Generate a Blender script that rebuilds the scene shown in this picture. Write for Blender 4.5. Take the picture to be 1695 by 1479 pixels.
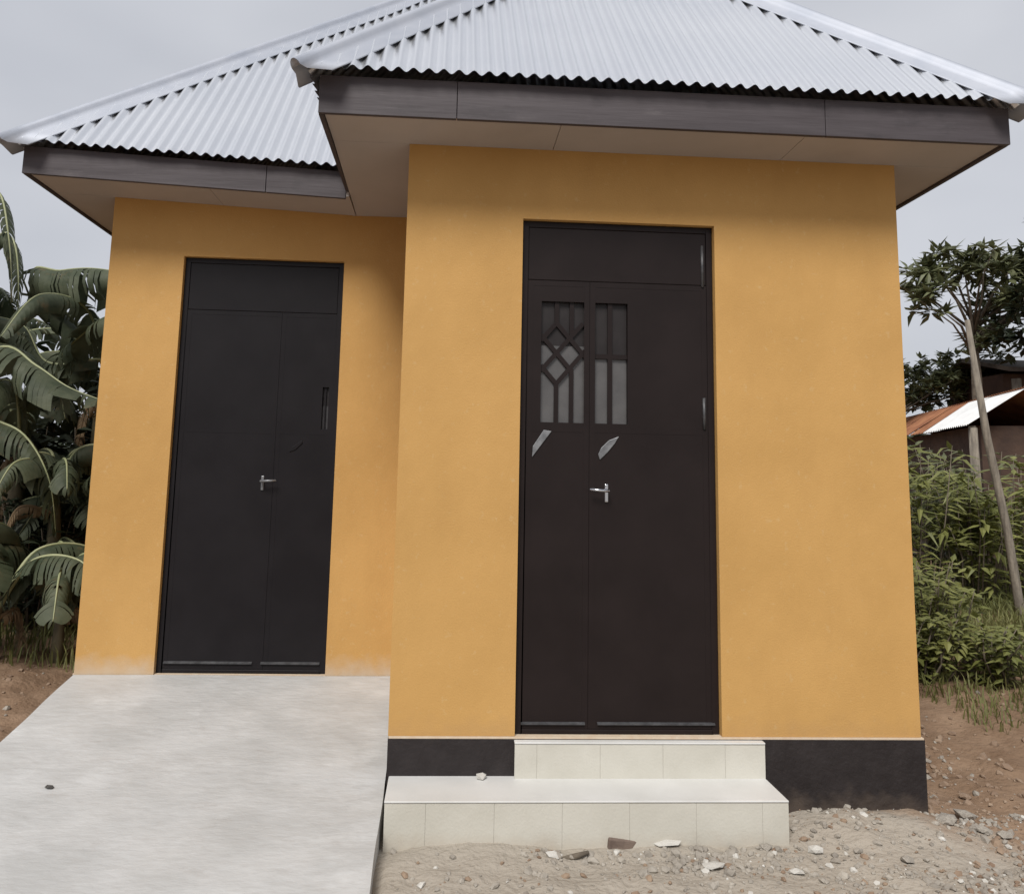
import bpy, bmesh, math, random
from mathutils import Vector, Matrix, Euler, noise
R = random.Random(7)
PI = math.pi
scene = bpy.context.scene
for o in list(bpy.data.objects): bpy.data.objects.remove(o)
COL = scene.collection

# ------------------------------------------------------------------ camera
cam_d = bpy.data.cameras.new('camera'); cam = bpy.data.objects.new('camera', cam_d); COL.objects.link(cam)
CR = Vector((0.9980549, -0.05850691, 0.02152591)); CU = Vector((-0.0288588, -0.12753327, 0.99141436)); CF = Vector((0.05525932, 0.99010717, 0.12897364))
CP = Vector((0.22955, -3.89512, 1.24339))
cam.matrix_world = Matrix(((CR.x, CU.x, -CF.x, CP.x), (CR.y, CU.y, -CF.y, CP.y), (CR.z, CU.z, -CF.z, CP.z), (0, 0, 0, 1)))
cam_d.sensor_fit = 'HORIZONTAL'; cam_d.sensor_width = 36.0; cam_d.lens = 1291.76 / 1695 * 36
cam_d.shift_x = (847.5 - 811.9) / 1695; cam_d.shift_y = (612.9 - 739.5) / 1695
cam_d.clip_start = 0.05; cam_d.clip_end = 2000
scene.camera = cam
def pix(u, v, y):            # a point of the photograph carried out to the depth y where the thing stands
    d = CR * ((u - 811.9) / 1291.76) - CU * ((v - 612.9) / 1291.76) + CF
    return CP + d * ((y - CP.y) / d.y)

# ------------------------------------------------------------------ world and sun (overcast)
SUN = Vector((-0.24, -0.62, 0.76)).normalized()
SUN_EL = math.asin(SUN.z); SUN_ROT = math.atan2(SUN.x, SUN.y)
world = bpy.data.worlds.new('World'); scene.world = world; world.use_nodes = True
wt = world.node_tree; wt.nodes.clear()
def wn(t, **k):
    n = wt.nodes.new(t)
    for a, b in k.items(): setattr(n, a, b)
    return n
sky = wn('ShaderNodeTexSky', sky_type='NISHITA'); sky.sun_disc = False
sky.sun_elevation = SUN_EL; sky.sun_rotation = SUN_ROT; sky.air_density = 1.0; sky.dust_density = 3.0
bg1 = wn('ShaderNodeBackground'); bg1.inputs['Strength'].default_value = 0.07
wt.links.new(sky.outputs[0], bg1.inputs['Color'])
tc = wn('ShaderNodeTexCoord'); mp = wn('ShaderNodeMapping'); mp.inputs['Scale'].default_value = (1.0, 1.0, 2.2)
wt.links.new(tc.outputs['Generated'], mp.inputs['Vector'])
nz = wn('ShaderNodeTexNoise'); nz.inputs['Scale'].default_value = 1.6; nz.inputs['Detail'].default_value = 4; nz.inputs['Roughness'].default_value = 0.5
wt.links.new(mp.outputs[0], nz.inputs['Vector'])
cr = wn('ShaderNodeValToRGB')
cr.color_ramp.elements[0].position = 0.3; cr.color_ramp.elements[0].color = (0.52, 0.54, 0.595, 1)
cr.color_ramp.elements[1].position = 0.72; cr.color_ramp.elements[1].color = (0.73, 0.745, 0.79, 1)
wt.links.new(nz.outputs['Fac'], cr.inputs['Fac'])
bg2 = wn('ShaderNodeBackground'); bg2.inputs['Strength'].default_value = 1.0
wt.links.new(cr.outputs[0], bg2.inputs['Color'])
mx = wn('ShaderNodeMixShader'); mx.inputs[0].default_value = 0.86
wo = wn('ShaderNodeOutputWorld')
wt.links.new(bg1.outputs[0], mx.inputs[1]); wt.links.new(bg2.outputs[0], mx.inputs[2]); wt.links.new(mx.outputs[0], wo.inputs['Surface'])
sd = bpy.data.lights.new('sun', 'SUN'); sd.energy = 3.3; sd.angle = math.radians(22); sd.color = (1.0, 0.97, 0.92)
sun = bpy.data.objects.new('sun', sd); COL.objects.link(sun); sun.rotation_euler = SUN.to_track_quat('Z', 'Y').to_euler()
vs = scene.view_settings
vs.view_transform = 'Standard'; vs.look = 'None'; vs.exposure = 0.0; vs.gamma = 1.0; vs.use_curve_mapping = False
scene.render.engine = 'CYCLES'

# ------------------------------------------------------------------ materials
def mat(name, c1, c2=None, rough=0.8, metal=0.0, scale=4.0, detail=5, stretch=(1, 1, 1), bump=0.0, bscale=60.0, bstretch=(1, 1, 1), spec=0.5, pos=(0.35, 0.65), bdist=0.01, trans=0.0, speck=None):
    m = bpy.data.materials.new(name); m.use_nodes = True
    t = m.node_tree; b = t.nodes['Principled BSDF']
    b.inputs['Roughness'].default_value = rough; b.inputs['Metallic'].default_value = metal
    b.inputs['Specular IOR Level'].default_value = spec
    b.inputs['Base Color'].default_value = (*c1, 1)
    co = t.nodes.new('ShaderNodeTexCoord')
    if c2:
        mp = t.nodes.new('ShaderNodeMapping'); mp.inputs['Scale'].default_value = stretch
        n = t.nodes.new('ShaderNodeTexNoise'); n.inputs['Scale'].default_value = scale; n.inputs['Detail'].default_value = detail; n.inputs['Roughness'].default_value = 0.6
        r = t.nodes.new('ShaderNodeValToRGB')
        r.color_ramp.elements[0].position = pos[0]; r.color_ramp.elements[0].color = (*c1, 1)
        r.color_ramp.elements[1].position = pos[1]; r.color_ramp.elements[1].color = (*c2, 1)
        t.links.new(co.outputs['Object'], mp.inputs['Vector']); t.links.new(mp.outputs[0], n.inputs['Vector'])
        t.links.new(n.outputs['Fac'], r.inputs['Fac']); t.links.new(r.outputs[0], b.inputs['Base Color'])
        m['ramp'] = r.name
    if bump:
        mp2 = t.nodes.new('ShaderNodeMapping'); mp2.inputs['Scale'].default_value = bstretch
        n2 = t.nodes.new('ShaderNodeTexNoise'); n2.inputs['Scale'].default_value = bscale; n2.inputs['Detail'].default_value = 4
        bp = t.nodes.new('ShaderNodeBump'); bp.inputs['Strength'].default_value = bump; bp.inputs['Distance'].default_value = bdist
        t.links.new(co.outputs['Object'], mp2.inputs['Vector']); t.links.new(mp2.outputs[0], n2.inputs['Vector'])
        t.links.new(n2.outputs['Fac'], bp.inputs['Height']); t.links.new(bp.outputs[0], b.inputs['Normal'])
    if trans:
        tr = t.nodes.new('ShaderNodeBsdfTranslucent'); ms = t.nodes.new('ShaderNodeMixShader'); ms.inputs[0].default_value = trans
        if c2: t.links.new(r.outputs[0], tr.inputs['Color'])
        else: tr.inputs['Color'].default_value = (*c1, 1)
        out = t.nodes['Material Output']
        t.links.new(b.outputs[0], ms.inputs[1]); t.links.new(tr.outputs[0], ms.inputs[2]); t.links.new(ms.outputs[0], out.inputs['Surface'])
    return m
def overlay(m, colour, axis_fac, nscale=6.0):
    """second colour mixed over the first by a noise-broken mask: axis_fac(nodes) -> socket with 0..1"""
    t = m.node_tree; b = t.nodes['Principled BSDF']
    src = b.inputs['Base Color'].links[0].from_socket
    mix = t.nodes.new('ShaderNodeMix'); mix.data_type = 'RGBA'
    t.links.new(src, mix.inputs[6]); mix.inputs[7].default_value = (*colour, 1)
    t.links.new(axis_fac(t), mix.inputs[0]); t.links.new(mix.outputs[2], b.inputs['Base Color'])
def zmask(z_full, z_none, amp=0.1, nscale=9.0, top=0.8):
    def f(t):
        co = t.nodes.new('ShaderNodeTexCoord'); sx = t.nodes.new('ShaderNodeSeparateXYZ'); t.links.new(co.outputs['Object'], sx.inputs[0])
        n = t.nodes.new('ShaderNodeTexNoise'); n.inputs['Scale'].default_value = nscale; n.inputs['Detail'].default_value = 6; t.links.new(co.outputs['Object'], n.inputs['Vector'])
        a = t.nodes.new('ShaderNodeMath'); a.operation = 'MULTIPLY_ADD'; t.links.new(n.outputs['Fac'], a.inputs[0]); a.inputs[1].default_value = amp; t.links.new(sx.outputs['Z'], a.inputs[2])
        r = t.nodes.new('ShaderNodeMapRange'); t.links.new(a.outputs[0], r.inputs[0])
        r.inputs[1].default_value = z_none + amp / 2; r.inputs[2].default_value = z_full + amp / 2; r.inputs[3].default_value = 0; r.inputs[4].default_value = top
        return r.outputs[0]
    return f
YEL1, YEL2 = (0.475, 0.272, 0.088), (0.53, 0.308, 0.104)
M = {}
M['wall'] = mat('yellow_plaster', YEL1, YEL2, rough=0.75, scale=1.6, bump=0.35, bscale=120, spec=0.3, bdist=0.004)
M['wall_dusty'] = mat('yellow_plaster_dusty', YEL1, YEL2, rough=0.75, scale=1.6, bump=0.35, bscale=120, spec=0.3, bdist=0.004)
def blotch(scale, lo, hi, top, stretch=(1, 1, 1), detail=8):
    def f(t):
        co = t.nodes.new('ShaderNodeTexCoord'); mp = t.nodes.new('ShaderNodeMapping'); mp.inputs['Scale'].default_value = stretch; mp.inputs['Location'].default_value = (3.3, 1.7, 5.1)
        n = t.nodes.new('ShaderNodeTexNoise'); n.inputs['Scale'].default_value = scale; n.inputs['Detail'].default_value = detail; n.inputs['Roughness'].default_value = 0.65
        t.links.new(co.outputs['Object'], mp.inputs[0]); t.links.new(mp.outputs[0], n.inputs['Vector'])
        r = t.nodes.new('ShaderNodeMapRange'); t.links.new(n.outputs['Fac'], r.inputs[0]); r.inputs[1].default_value = lo; r.inputs[2].default_value = hi; r.inputs[3].default_value = 0; r.inputs[4].default_value = top
        return r.outputs[0]
    return f
def relief(m, scale, dist, strength, stretch=(1, 1, 1)):
    """a second, coarser bump under the first"""
    t = m.node_tree; co = t.nodes.new('ShaderNodeTexCoord'); mp = t.nodes.new('ShaderNodeMapping'); mp.inputs['Scale'].default_value = stretch
    n = t.nodes.new('ShaderNodeTexNoise'); n.inputs['Scale'].default_value = scale; n.inputs['Detail'].default_value = 5
    t.links.new(co.outputs['Object'], mp.inputs[0]); t.links.new(mp.outputs[0], n.inputs['Vector'])
    b = t.nodes.new('ShaderNodeBump'); b.inputs['Strength'].default_value = strength; b.inputs['Distance'].default_value = dist; t.links.new(n.outputs['Fac'], b.inputs['Height'])
    for nd in t.nodes:
        if nd.type == 'BUMP' and nd != b: t.links.new(b.outputs[0], nd.inputs['Normal'])
for w_ in ('wall', 'wall_dusty'):
    relief(M[w_], 7, 0.02, 0.25, (1, 1, 0.6))
    overlay(M[w_], (0.42, 0.235, 0.076), blotch(5, 0.5, 0.72, 0.25, (1, 1, 0.25)))      # roller streaks, thinner coat
    overlay(M[w_], (0.56, 0.40, 0.20), blotch(26, 0.60, 0.70, 0.35))
    overlay(M[w_], (0.33, 0.20, 0.10), zmask(-0.03, 0.10, 0.22, 14, 0.30))
overlay(M['wall_dusty'], (0.52, 0.47, 0.40), zmask(-0.02, 0.12, 0.16, 11, 0.6))
M['plinth'] = mat('black_bitumen_paint', (0.017, 0.013, 0.013), (0.026, 0.021, 0.021), rough=0.6, scale=8, bump=0.4, bscale=50, spec=0.3)
overlay(M['plinth'], (0.16, 0.12, 0.09), zmask(-0.42, -0.24, 0.25, 12, 0.5))
relief(M['plinth'], 9, 0.02, 0.3)
M['ledge'] = mat('pale_mortar_ledge', (0.55, 0.42, 0.30), (0.6, 0.5, 0.38), scale=20)
M['cement'] = mat('cement_screed', (0.485, 0.465, 0.405), (0.555, 0.535, 0.475), rough=0.7, scale=3.0, detail=8, bump=0.3, bscale=90, bdist=0.004, spec=0.3)
M['ramp'] = mat('brushed_concrete', (0.39, 0.387, 0.378), (0.475, 0.471, 0.463), rough=0.62, scale=2.6, detail=10, stretch=(1.1, 1.6, 1), bump=0.5, bscale=9, bstretch=(1.3, 3.2, 1), bdist=0.012, spec=0.4)
overlay(M['ramp'], (0.40, 0.375, 0.345), blotch(1.5, 0.48, 0.75, 0.3, (1, 1.3, 1)))
overlay(M['ramp'], (0.36, 0.34, 0.32), blotch(5.0, 0.58, 0.66, 0.3, (1.2, 2.4, 1)))
overlay(M['ramp'], (0.57, 0.57, 0.563), blotch(3.0, 0.55, 0.72, 0.5, (1.1, 1.6, 1), 9))
M['grout'] = mat('grout', (0.45, 0.43, 0.38), (0.50, 0.48, 0.43), rough=0.9, scale=9)
M['tread'] = mat('pale_tread', (0.53, 0.525, 0.505), (0.61, 0.605, 0.59), rough=0.55, scale=2.5, detail=8, bump=0.15, bscale=60, bdist=0.003)
overlay(M['cement'], (0.42, 0.36, 0.29), zmask(-0.40, -0.30, 0.10, 15, 0.7))
M['soffit'] = mat('soffit_board', (0.37, 0.335, 0.31), (0.43, 0.39, 0.365), rough=0.8, scale=1.2, bump=0.08, bscale=40)
M['fascia'] = mat('painted_fascia_board', (0.046, 0.037, 0.041), (0.072, 0.061, 0.067), rough=0.65, scale=3.0, stretch=(0.5, 0.5, 5), bump=0.15, bscale=12, bstretch=(0.4, 0.4, 6))
overlay(M['fascia'], (0.028, 0.024, 0.027), blotch(2.2, 0.55, 0.70, 0.8, (1, 1, 2)))
overlay(M['fascia'], (0.13, 0.115, 0.118), blotch(4.5, 0.60, 0.72, 0.5, (0.5, 0.5, 2)))
M['metal'] = mat('galvanised_sheet', (0.84, 0.855, 0.885), (0.90, 0.91, 0.93), rough=0.33, metal=0.97, scale=1.4, spec=0.5)
M['cap'] = mat('galvanised_flashing', (0.36, 0.385, 0.44), (0.42, 0.44, 0.49), rough=0.62, metal=0.45, scale=5)
M['door'] = mat('dark_brown_steel_paint', (0.0138, 0.0094, 0.0090), (0.018, 0.0125, 0.0120), rough=0.42, scale=3, bump=0.12, bscale=5, spec=0.17)
M['door2'] = mat('black_steel_paint', (0.0105, 0.0092, 0.0105), (0.014, 0.0125, 0.014), rough=0.40, scale=3, bump=0.12, bscale=5, spec=0.17)
M['pane'] = mat('reflection_grey_glass', (0.075, 0.072, 0.072), (0.10, 0.096, 0.095), rough=0.25, scale=7)  # lower panes: brightness of a reflection put into the glass colour
M['pane_dark'] = mat('reflection_fade_glass', (0.014, 0.011, 0.011), (0.024, 0.02, 0.02), rough=0.45, scale=7, spec=0.3)  # upper panes: the reflection's fade painted as a darker tone
M['pane_mid'] = mat('faint_reflection_glass', (0.034, 0.032, 0.033), (0.05, 0.047, 0.048), rough=0.35, scale=7)  # recessed door: faint reflection painted as a dim grey
M['chrome'] = mat('chrome', (0.62, 0.64, 0.68), rough=0.22, metal=1.0)
M['steel'] = mat('worn_steel_and_highlight', (0.12, 0.123, 0.13), (0.26, 0.265, 0.275), rough=0.4, metal=0.5, scale=15)  # handle steel; also the highlight tone of the front door strips
M['rail'] = mat('scuffed_dark_steel', (0.045, 0.045, 0.048), (0.095, 0.095, 0.10), rough=0.45, metal=0.3, scale=20)
M['rust'] = mat('rusty_sheet', (0.20, 0.075, 0.035), (0.34, 0.15, 0.07), rough=0.85, scale=3.5, detail=8)
M['whitesheet'] = mat('pale_sheet', (0.66, 0.66, 0.65), (0.76, 0.76, 0.75), rough=0.5, scale=4)
M['thatch'] = mat('dark_thatch', (0.05, 0.04, 0.032), (0.10, 0.085, 0.07), rough=0.95, scale=8)
M['mud'] = mat('mud_wall', (0.045, 0.026, 0.019), (0.085, 0.05, 0.034), rough=0.9, scale=3, bump=0.5, bscale=20)
M['wood'] = mat('weathered_pole', (0.13, 0.11, 0.088), (0.25, 0.215, 0.17), rough=0.85, scale=9, stretch=(4, 4, 0.6), bump=0.4, bscale=25)
M['bark'] = mat('bark', (0.10, 0.08, 0.06), (0.19, 0.16, 0.12), rough=0.9, scale=12, bump=0.5, bscale=30)
M['leaf'] = mat('tree_leaf', (0.075, 0.088, 0.038), (0.165, 0.175, 0.083), rough=0.5, scale=2.3, trans=0.22)
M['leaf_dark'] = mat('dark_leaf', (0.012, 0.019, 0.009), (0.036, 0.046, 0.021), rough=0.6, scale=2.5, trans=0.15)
M['weed'] = mat('weed_leaf', (0.115, 0.130, 0.030), (0.26, 0.265, 0.085), rough=0.55, scale=3, trans=0.25)
M['grass'] = mat('grass_blade', (0.11, 0.125, 0.035), (0.21, 0.205, 0.075), rough=0.6, scale=2, trans=0.25)
M['banana'] = mat('banana_leaf', (0.042, 0.056, 0.030), (0.105, 0.118, 0.072), rough=0.6, scale=4, trans=0.25, spec=0.3, bump=0.3, bscale=18)
overlay(M['banana'], (0.16, 0.12, 0.06), blotch(7, 0.58, 0.70, 0.7))
M['midrib'] = mat('banana_midrib', (0.24, 0.26, 0.13), (0.33, 0.34, 0.19), rough=0.5, scale=6)
M['drybanana'] = mat('dry_banana_leaf', (0.13, 0.085, 0.045), (0.26, 0.18, 0.10), rough=0.85, scale=5, trans=0.15)
M['pseudostem'] = mat('banana_stem', (0.075, 0.062, 0.035), (0.15, 0.125, 0.07), rough=0.7, scale=5, stretch=(4, 4, 0.7))
M['stone'] = mat('grey_stone', (0.22, 0.195, 0.165), (0.38, 0.345, 0.295), rough=0.85, scale=6, bump=0.4, bscale=30)
M['stone_brown'] = mat('brown_stone', (0.19, 0.125, 0.085), (0.30, 0.22, 0.155), rough=0.9, scale=6, bump=0.4, bscale=30)
M['stone_white'] = mat('white_stone', (0.42, 0.40, 0.36), (0.58, 0.56, 0.52), rough=0.85, scale=14, bump=0.3, bscale=30)
M['brick'] = mat('broken_brick', (0.12, 0.085, 0.068), (0.20, 0.15, 0.12), rough=0.9, scale=10, bump=0.4, bscale=40)
M['dark_pebble'] = mat('dark_pebble', (0.06, 0.055, 0.05), rough=0.8)
# ground: brown clay with a spill of grey mortar and sand before the steps
gm = mat('clay_ground', (0.155, 0.098, 0.062), (0.27, 0.185, 0.125), rough=0.95, scale=2.2, detail=9, bump=0.8, bscale=34, bdist=0.02, spec=0.1)
def grey_mask(t):
    co = t.nodes.new('ShaderNodeTexCoord'); sx = t.nodes.new('ShaderNodeSeparateXYZ'); t.links.new(co.outputs['Object'], sx.inputs[0])
    n = t.nodes.new('ShaderNodeTexNoise'); n.inputs['Scale'].default_value = 3.0; n.inputs['Detail'].default_value = 8; n.inputs['Roughness'].default_value = 0.65
    t.links.new(co.outputs['Object'], n.inputs['Vector'])
    def ma(op, a, b, c=None):
        m_ = t.nodes.new('ShaderNodeMath'); m_.operation = op
        for i, v in enumerate((a, b, c)):
            if v is None: continue
            if isinstance(v, (int, float)): m_.inputs[i].default_value = v
            else: t.links.new(v, m_.inputs[i])
        return m_.outputs[0]
    s = ma('MULTIPLY_ADD', sx.outputs['Y'], 1.3, sx.outputs['X'])     # a diagonal edge running from the plinth corner outward
    s = ma('MULTIPLY_ADD', n.outputs['Fac'], 1.3, s)
    r = t.nodes.new('ShaderNodeMapRange'); t.links.new(s, r.inputs[0])
    r.inputs[1].default_value = 3.25; r.inputs[2].default_value = 2.75; r.inputs[3].default_value = 0; r.inputs[4].default_value = 0.92
    rx = t.nodes.new('ShaderNodeMapRange'); t.links.new(sx.outputs['X'], rx.inputs[0]); rx.inputs[1].default_value = -0.6; rx.inputs[2].default_value = 0.0
    return ma('MULTIPLY', r.outputs[0], rx.outputs[0])
overlay(gm, (0.36, 0.325, 0.275), grey_mask)
M['ground'] = gm

# ------------------------------------------------------------------ mesh helpers
class MB:
    def __init__(s): s.v = []; s.f = []; s.mi = []
    def quad(s, a, b, c, d, m=0):
        i = len(s.v); s.v += [tuple(a), tuple(b), tuple(c), tuple(d)]; s.f.append((i, i+1, i+2, i+3)); s.mi.append(m)
    def tri(s, a, b, c, m=0):
        i = len(s.v); s.v += [tuple(a), tuple(b), tuple(c)]; s.f.append((i, i+1, i+2)); s.mi.append(m)
    def box(s, x0, x1, y0, y1, z0, z1, m=0):
        i = len(s.v)
        s.v += [(x0,y0,z0),(x1,y0,z0),(x1,y1,z0),(x0,y1,z0),(x0,y0,z1),(x1,y0,z1),(x1,y1,z1),(x0,y1,z1)]
        for q in ((3,2,1,0),(4,5,6,7),(0,1,5,4),(1,2,6,5),(2,3,7,6),(3,0,4,7)):
            s.f.append(tuple(i+k for k in q)); s.mi.append(m)
    def prism(s, poly, d):           # extrude a closed 3D polygon by vector d
        n = len(poly); i = len(s.v); d = Vector(d)
        s.v += [tuple(p) for p in poly] + [tuple(Vector(p)+d) for p in poly]
        s.f.append(tuple(i+k for k in range(n))); s.mi.append(0)
        s.f.append(tuple(i+n+k for k in reversed(range(n)))); s.mi.append(0)
        for k in range(n): s.f.append((i+k, i+n+k, i+n+(k+1)%n, i+(k+1)%n)); s.mi.append(0)
    def tube(s, pts, rad, n=8, m=0, cap=True):
        pts = [Vector(p) for p in pts]; base = len(s.v)
        for k, p in enumerate(pts):
            t = (pts[min(k+1, len(pts)-1)] - pts[max(k-1, 0)]).normalized()
            a = t.cross(Vector((0.13, 0.31, 0.94))); 
            if a.length < 0.1: a = t.cross(Vector((1, 0, 0)))
            a.normalize(); b = t.cross(a); r = rad[k] if isinstance(rad, (list, tuple)) else rad
            for j in range(n):
                g = 2*PI*j/n; s.v.append(tuple(p + a*math.cos(g)*r + b*math.sin(g)*r))
        for k in range(len(pts)-1):
            for j in range(n):
                j2 = (j+1) % n
                s.f.append((base+k*n+j, base+k*n+j2, base+(k+1)*n+j2, base+(k+1)*n+j)); s.mi.append(m)
        if cap:
            s.f.append(tuple(base+j for j in reversed(range(n)))); s.mi.append(m)
            s.f.append(tuple(base+(len(pts)-1)*n+j for j in range(n))); s.mi.append(m)
    def build(s, name, mats, parent=None, smooth=False, bevel=0.0, fix=False):
        me = bpy.data.meshes.new(name); me.from_pydata(s.v, [], s.f); me.update()
        if not isinstance(mats, (list, tuple)): mats = [mats]
        for m in mats: me.materials.append(m)
        me.polygons.foreach_set('material_index', s.mi)
        if smooth: me.polygons.foreach_set('use_smooth', [True]*len(me.polygons))
        if fix or bevel:
            bm = bmesh.new(); bm.from_mesh(me)
            bmesh.ops.remove_doubles(bm, verts=bm.verts, dist=1e-5)
            bmesh.ops.recalc_face_normals(bm, faces=bm.faces)
            bm.to_mesh(me); bm.free()
        o = bpy.data.objects.new(name, me); COL.objects.link(o)
        if bevel:
            bv = o.modifiers.new('bevel', 'BEVEL'); bv.width = bevel; bv.segments = 2; bv.limit_method = 'ANGLE'
        if parent: attach(o, parent)
        return o
def attach(o, parent):
    root = parent
    off = Vector(parent.location)
    while root.parent: root = root.parent; off += Vector(root.location)
    o.parent = parent
    if parent.type == 'EMPTY': o.matrix_parent_inverse = Matrix.Translation(-Vector(parent.location))
    return o
def empty(name, loc=(0, 0, 0)):
    e = bpy.data.objects.new(name, None); COL.objects.link(e); e.location = loc; e.empty_display_size = 0.2; return e
def tag(o, label=None, cat=None, group=None, kind=None):
    if label: o['label'] = label
    if cat: o['category'] = cat
    if group: o['group'] = group
    if kind: o['kind'] = kind
    return o

# ------------------------------------------------------------------ dimensions
W, H, D, L = 2.6, 2.9255, 1.0857, 1.94
DB = D + 3.85                       # back of the main block
GZ = -0.36
RS = 0.1844                         # ramp fall per metre
TP = 1.15                           # roof pitch

# ------------------------------------------------------------------ ground sheet
def grid_lines(lo, hi, step, far, k=1.22):
    a = []; x = lo
    while x <= hi: a.append(x); x += step
    s = step; x = a[-1]
    while x < far: s *= k; x += s; a.append(x)
    s = step; x = lo; b = []
    while x > -far: s *= k; x -= s; b.append(x)
    return b[::-1] + a
def sm(x, a, b):
    t = min(1, max(0, (x-a)/(b-a))); return t*t*(3-2*t)
def ground_z(x, y):
    z = GZ
    z += 0.30 * sm(x + 0.45*y, 2.9, 6.2)                       # clay bank on the right
    z += 0.12 * sm(-x, 1.9, 3.2) + 0.05*sm(-x, 3, 5)           # higher soil left of the ramp
    far = sm(max(abs(x-1), abs(y)), 10, 40)
    n = noise.fractal(Vector((x*0.9, y*0.9, 3.1)), 0.9, 2.1, 4)*0.030
    n += noise.fractal(Vector((x*5, y*5, 7.7)), 0.9, 2.0, 5)*0.022
    pile = math.exp(-(((x-2.15)/0.45)**2 + ((y+0.16)/0.2)**2))*0.06   # heap of rubble below the black plinth
    z += n + pile + far*0.4
    if -L-0.06 < x < 0.02 and y < D+0.1:                        # cut under the ramp
        z = min(z, -RS*(D-y) - 0.10)
    if -0.02 < x < 0.10 and y < 0: z = min(z, GZ+0.004)
    return z
gx = grid_lines(-3.6, 4.8, 0.026, 400); gy = grid_lines(-1.3, 3.2, 0.026, 400)
vs_ = [(x, y, ground_z(x, y)) for y in gy for x in gx]; nx = len(gx)
fs_ = [(j*nx+i, j*nx+i+1, (j+1)*nx+i+1, (j+1)*nx+i) for j in range(len(gy)-1) for i in range(nx-1)]
gme = bpy.data.meshes.new('ground'); gme.from_pydata(vs_, [], fs_); gme.materials.append(M['ground'])
gme.polygons.foreach_set('use_smooth', [True]*len(gme.polygons))
ground = bpy.data.objects.new('ground', gme); COL.objects.link(ground); tag(ground, kind='structure')

# ramp of brushed concrete before the recessed door
m = MB(); y1 = -1.6
NX, NY = 26, 60
def rz(x, y): return -RS*(D-y) + noise.noise(Vector((x*1.3, y*5, 0)))*0.004 - 0.002
edge = lambda y: 0.006*noise.noise(Vector((y*3, 5, 1)))
g = [[(-L + edge(y) + (-edge(y)+0.004)*0 + (L-0.006)*i/NX, y, rz(-L+L*i/NX, y)) for i in range(NX+1)] for y in [y1 + (D-0.004-y1)*j/NY for j in range(NY+1)]]
for j in range(NY):
    for i in range(NX): m.quad(g[j][i], g[j][i+1], g[j+1][i+1], g[j+1][i])
    for i in (0, NX):
        a, b = g[j][i], g[j+1][i]; m.quad(a, b, (b[0], b[1], -0.8), (a[0], a[1], -0.8))
ramp = m.build('ramp', M['ramp'], smooth=False, fix=True)
tag(ramp, kind='structure')

# ------------------------------------------------------------------ the building
house = empty('toilet_block', (0, 0, GZ))
tag(house, 'yellow plastered small building with two dark doors under hipped corrugated metal roofs', 'building')

def niche_wall(m, x0, x1, z0, z1, yf, yb, hx0, hx1, hz1, dep, sides=True):
    """solid block with a door niche from z0 up to hz1 in its front"""
    V = Vector
    m.quad((x0,yf,z0),(hx0,yf,z0),(hx0,yf,hz1),(x0,yf,hz1)); m.quad((hx1,yf,z0),(x1,yf,z0),(x1,yf,hz1),(hx1,yf,hz1))
    m.quad((x0,yf,hz1),(hx0,yf,hz1),(hx0,yf,z1),(x0,yf,z1)); m.quad((hx0,yf,hz1),(hx1,yf,hz1),(hx1,yf,z1),(hx0,yf,z1)); m.quad((hx1,yf,hz1),(x1,yf,hz1),(x1,yf,z1),(hx1,yf,z1))
    m.quad((hx0,yf,z0),(hx0,yf+dep,z0),(hx0,yf+dep,hz1),(hx0,yf,hz1)); m.quad((hx1,yf,z0),(hx1,yf,hz1),(hx1,yf+dep,hz1),(hx1,yf+dep,z0))
    m.quad((hx0,yf,hz1),(hx0,yf+dep,hz1),(hx1,yf+dep,hz1),(hx1,yf,hz1)); m.quad((hx0,yf+dep,z0),(hx1,yf+dep,z0),(hx1,yf+dep,hz1),(hx0,yf+dep,hz1))
    m.quad((x0,yb,z0),(x0,yf,z0),(x0,yf,z1),(x0,yb,z1)); m.quad((x1,yf,z0),(x1,yb,z0),(x1,yb,z1),(x1,yf,z1))
DX0, DX1, DH = 0.600, 1.6065, 2.549
LX0, LX1, LH = -1.476, -0.4575, 2.575
m = MB(); niche_wall(m, 0, W, 0, H+0.1, 0, D-0.003, DX0, DX1, DH, 0.16); m.build('porch_wall', M['wall'], house)
m = MB(); niche_wall(m, -L, W, -0.02, H+0.1, D, DB, LX0, LX1, LH, 0.16); m.quad((-L,DB,-0.02),(-L,DB,H+0.1),(W,DB,H+0.1),(W,DB,-0.02))
m.build('main_wall', M['wall_dusty'], house)
# black plinths: porch front and side, main block
def plinth(x0, x1, y0, y1):
    m = MB(); m.box(x0, x1, y0, y1, -0.7, -0.010)
    i = len(m.f); m.box(x0+0.003, x1-0.003, y0+0.003, y1, -0.0095, -0.001, 1)
    return m.build('plinth', [M['plinth'], M['ledge']], house)
plinth(-0.0, W+0.012, -0.012, D-0.004)
plinth(-L-0.012, W+0.012, D+0.002, DB+0.012)
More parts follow.
